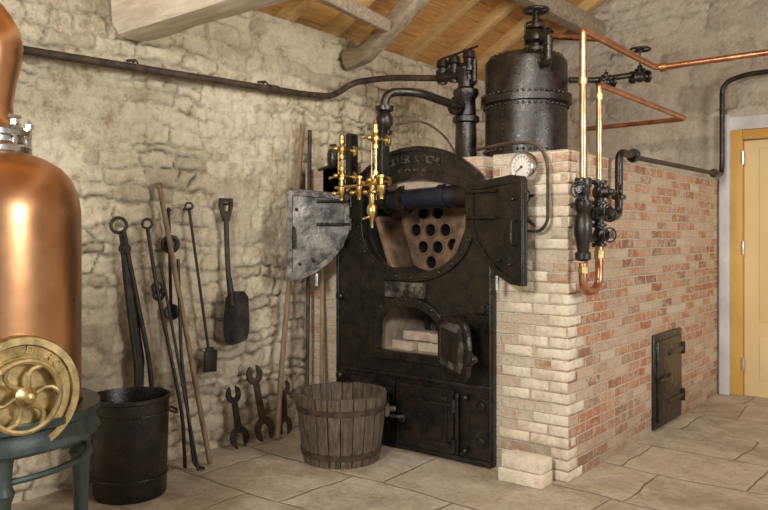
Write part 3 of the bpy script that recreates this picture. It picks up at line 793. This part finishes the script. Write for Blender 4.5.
b=B('round_ladle',TOOL)
b.tube([(WX,2.415,1.40),(WX,2.43,.86)],.009,10)
b.torus((WX+.01,2.42,1.20),(1,-.5,0),.038,.014,28,8); b.cyl((WX,2.42,1.20),(WX+.012,2.415,1.20),.035)
b.lathe((WX+.01,2.43,.83),(1,-.3,0),[(.03,-.01),(.045,0),(.04,.01),(.0,.012)],20)
b.cyl((WX-.04,2.415,1.385),(WX+.02,2.415,1.385),.006)
b.done()
b=B('ash_scraper',TOOL)
b.tube([(WX,2.55,1.39),(WX+.02,2.67,.58)],.008,8); b.torus((WX,2.548,1.41),(1,-.5,0),.02,.006,16,8)
b.box((WX+.02,2.68,.53),(.018,.085,.12),RX(-.05),bevel=.004)
b.box((WX+.02,2.675,.595),(.02,.05,.03),bevel=.004); b.cyl((WX-.05,2.548,1.395),(WX+.02,2.548,1.395),.006)
b.done()
b=B('coal_shovel',RUST,TOOL)
Ms=Matrix(((0,0,1,WX+.01),(1,0,0,2.80),(0,1,0,0),(0,0,0,1)))
b.plate([[(-.045,1.465),(.045,1.465),(.048,1.42),(.02,1.33),(-.02,1.33),(-.048,1.42)],[(-.028,1.44),(.028,1.44),(.022,1.39),(-.022,1.39)]],Ms,.026,.006)
b.tube([(WX+.01,2.80,1.36),(WX+.015,2.81,1.05),(WX+.025,2.825,.88)],.015,12,.1)
b.use(TOOL)
b.tube([(WX+.02,2.815,1.0),(WX+.03,2.83,.84)],.019,10,0,radii=[.016,.022])
rs=[]
for i in range(9):
    t=i/8; z=.92-.29*t; w=.082+.030*t-(.03*(t**6))
    if i==0: w=.055
    rs.append([b.bm.verts.new((WX+.03+.035*abs(s_/4)**2-.03*t,2.838+.02*t+w*s_/4,z-.03*(1-abs(s_/4)**2)*t)) for s_ in range(-4,5)])
for i in range(8):
    for j in range(8): b.face([rs[i][j],rs[i][j+1],rs[i+1][j+1],rs[i+1][j]])
b.cyl((WX-.05,2.80,1.43),(WX+.03,2.80,1.43),.007)
b.done()
def spanner(name,y,x,L,tilt,rot,mat,s=1.0):
    b=B(name,mat)
    w=.021*s
    r1=.066*s; r2=.052*s; g1=.028*s; g2=.021*s
    lo=(0,r1); hi=(0,L-r2)
    P=[]
    a1=math.asin(w/r1); a0=math.asin(g1/r1)
    for i in range(13):
        a=math.pi-a0-(math.pi-a0-a1)*i/12; P.append((lo[0]+r1*math.sin(a),lo[1]+r1*math.cos(a)))
    a1=math.asin(w*.8/r2); a0=math.asin(g2/r2)
    for i in range(13):
        a=math.pi-a1-(math.pi-a1-a0)*i/12; P.append((hi[0]+r2*math.sin(a),hi[1]+r2*math.cos(a)))
    P+=[(g2,hi[1]-.004),(g2*.5,hi[1]-g2*.9)]
    Q=[(-x_,z_) for x_,z_ in reversed(P)]
    P=[(g1*.5,lo[1]+g1*.9),(g1,lo[1]+.004)]+P
    Q=Q+[(-g1,lo[1]+.004),(-g1*.5,lo[1]+g1*.9)]
    M=Matrix.Translation((x,y,.002))@Matrix.Rotation(-tilt,4,'Y')@Matrix.Rotation(rot,4,'X')@Matrix(((0,0,1,0),(1,0,0,0),(0,1,0,0),(0,0,0,1)))
    b.plate([P+Q],M,.018,.003); return b.done()
spanner('open_spanner',2.86,-3.37,.37,.16,.05,TOOL)
spanner('open_spanner',3.06,-3.37,.47,.14,.12,RUST,1.15)
spanner('open_spanner',3.22,-3.38,.34,.14,-.10,RUST,.9)
b=B('wooden_pole',POLE)
b.tube([(-3.455,3.45,1.97),(-3.445,3.38,1.45),(-3.40,3.20,.35),(-3.34,3.12,.012)],.017,12,.2); b.done()
b=B('iron_bar',RUST)
b.tube([(-3.40,3.46,1.93),(-3.33,3.36,.012)],.013,10); b.done()
b=B('wooden_pole',POLE)
b.tube([(-3.30,3.47,1.05),(-3.20,3.36,.014)],.014,12); b.done()

# ------------------------------------------------------------------ lights
def area(name,loc,tgt,size,power,col=(1,1,1),sy=None):
    l=bpy.data.lights.new(name,'AREA'); l.energy=power; l.color=col; l.size=size
    if sy: l.shape='RECTANGLE'; l.size_y=sy
    o=bpy.data.objects.new(name,l); COL.objects.link(o); o.location=loc
    o.rotation_euler=(V(tgt)-V(loc)).to_track_quat('-Z','Y').to_euler()
area('softbox_right',(2.6,2.8,2.0),(-1.8,4.8,1.2),1.2,115,(1,.97,.91))
area('softbox_key',(-1.0,-.9,2.3),(-3.2,3.4,1.5),.6,130,(1,.945,.85))
area('softbox_high',(-1.3,2.9,2.5),(-3.2,3.9,2.5),.7,18,(1,.93,.82))
w=bpy.data.worlds.new('World'); S.world=w; w.use_nodes=True
w.node_tree.nodes['Background'].inputs[0].default_value=(1,.975,.94,1)
w.node_tree.nodes['Background'].inputs[1].default_value=.29
S.view_settings.view_transform='Standard'
S.view_settings.exposure=0
# ------------------------------------------------------------------ camera
cam=bpy.data.cameras.new('camera'); co=bpy.data.objects.new('camera',cam); COL.objects.link(co)
cam.sensor_width=36; cam.lens=743/768*36; cam.shift_y=-20/768; cam.clip_start=.05
co.location=(0,0,1.25); co.rotation_euler=(math.pi/2,0,math.atan2(.6266,.7793))
S.camera=co
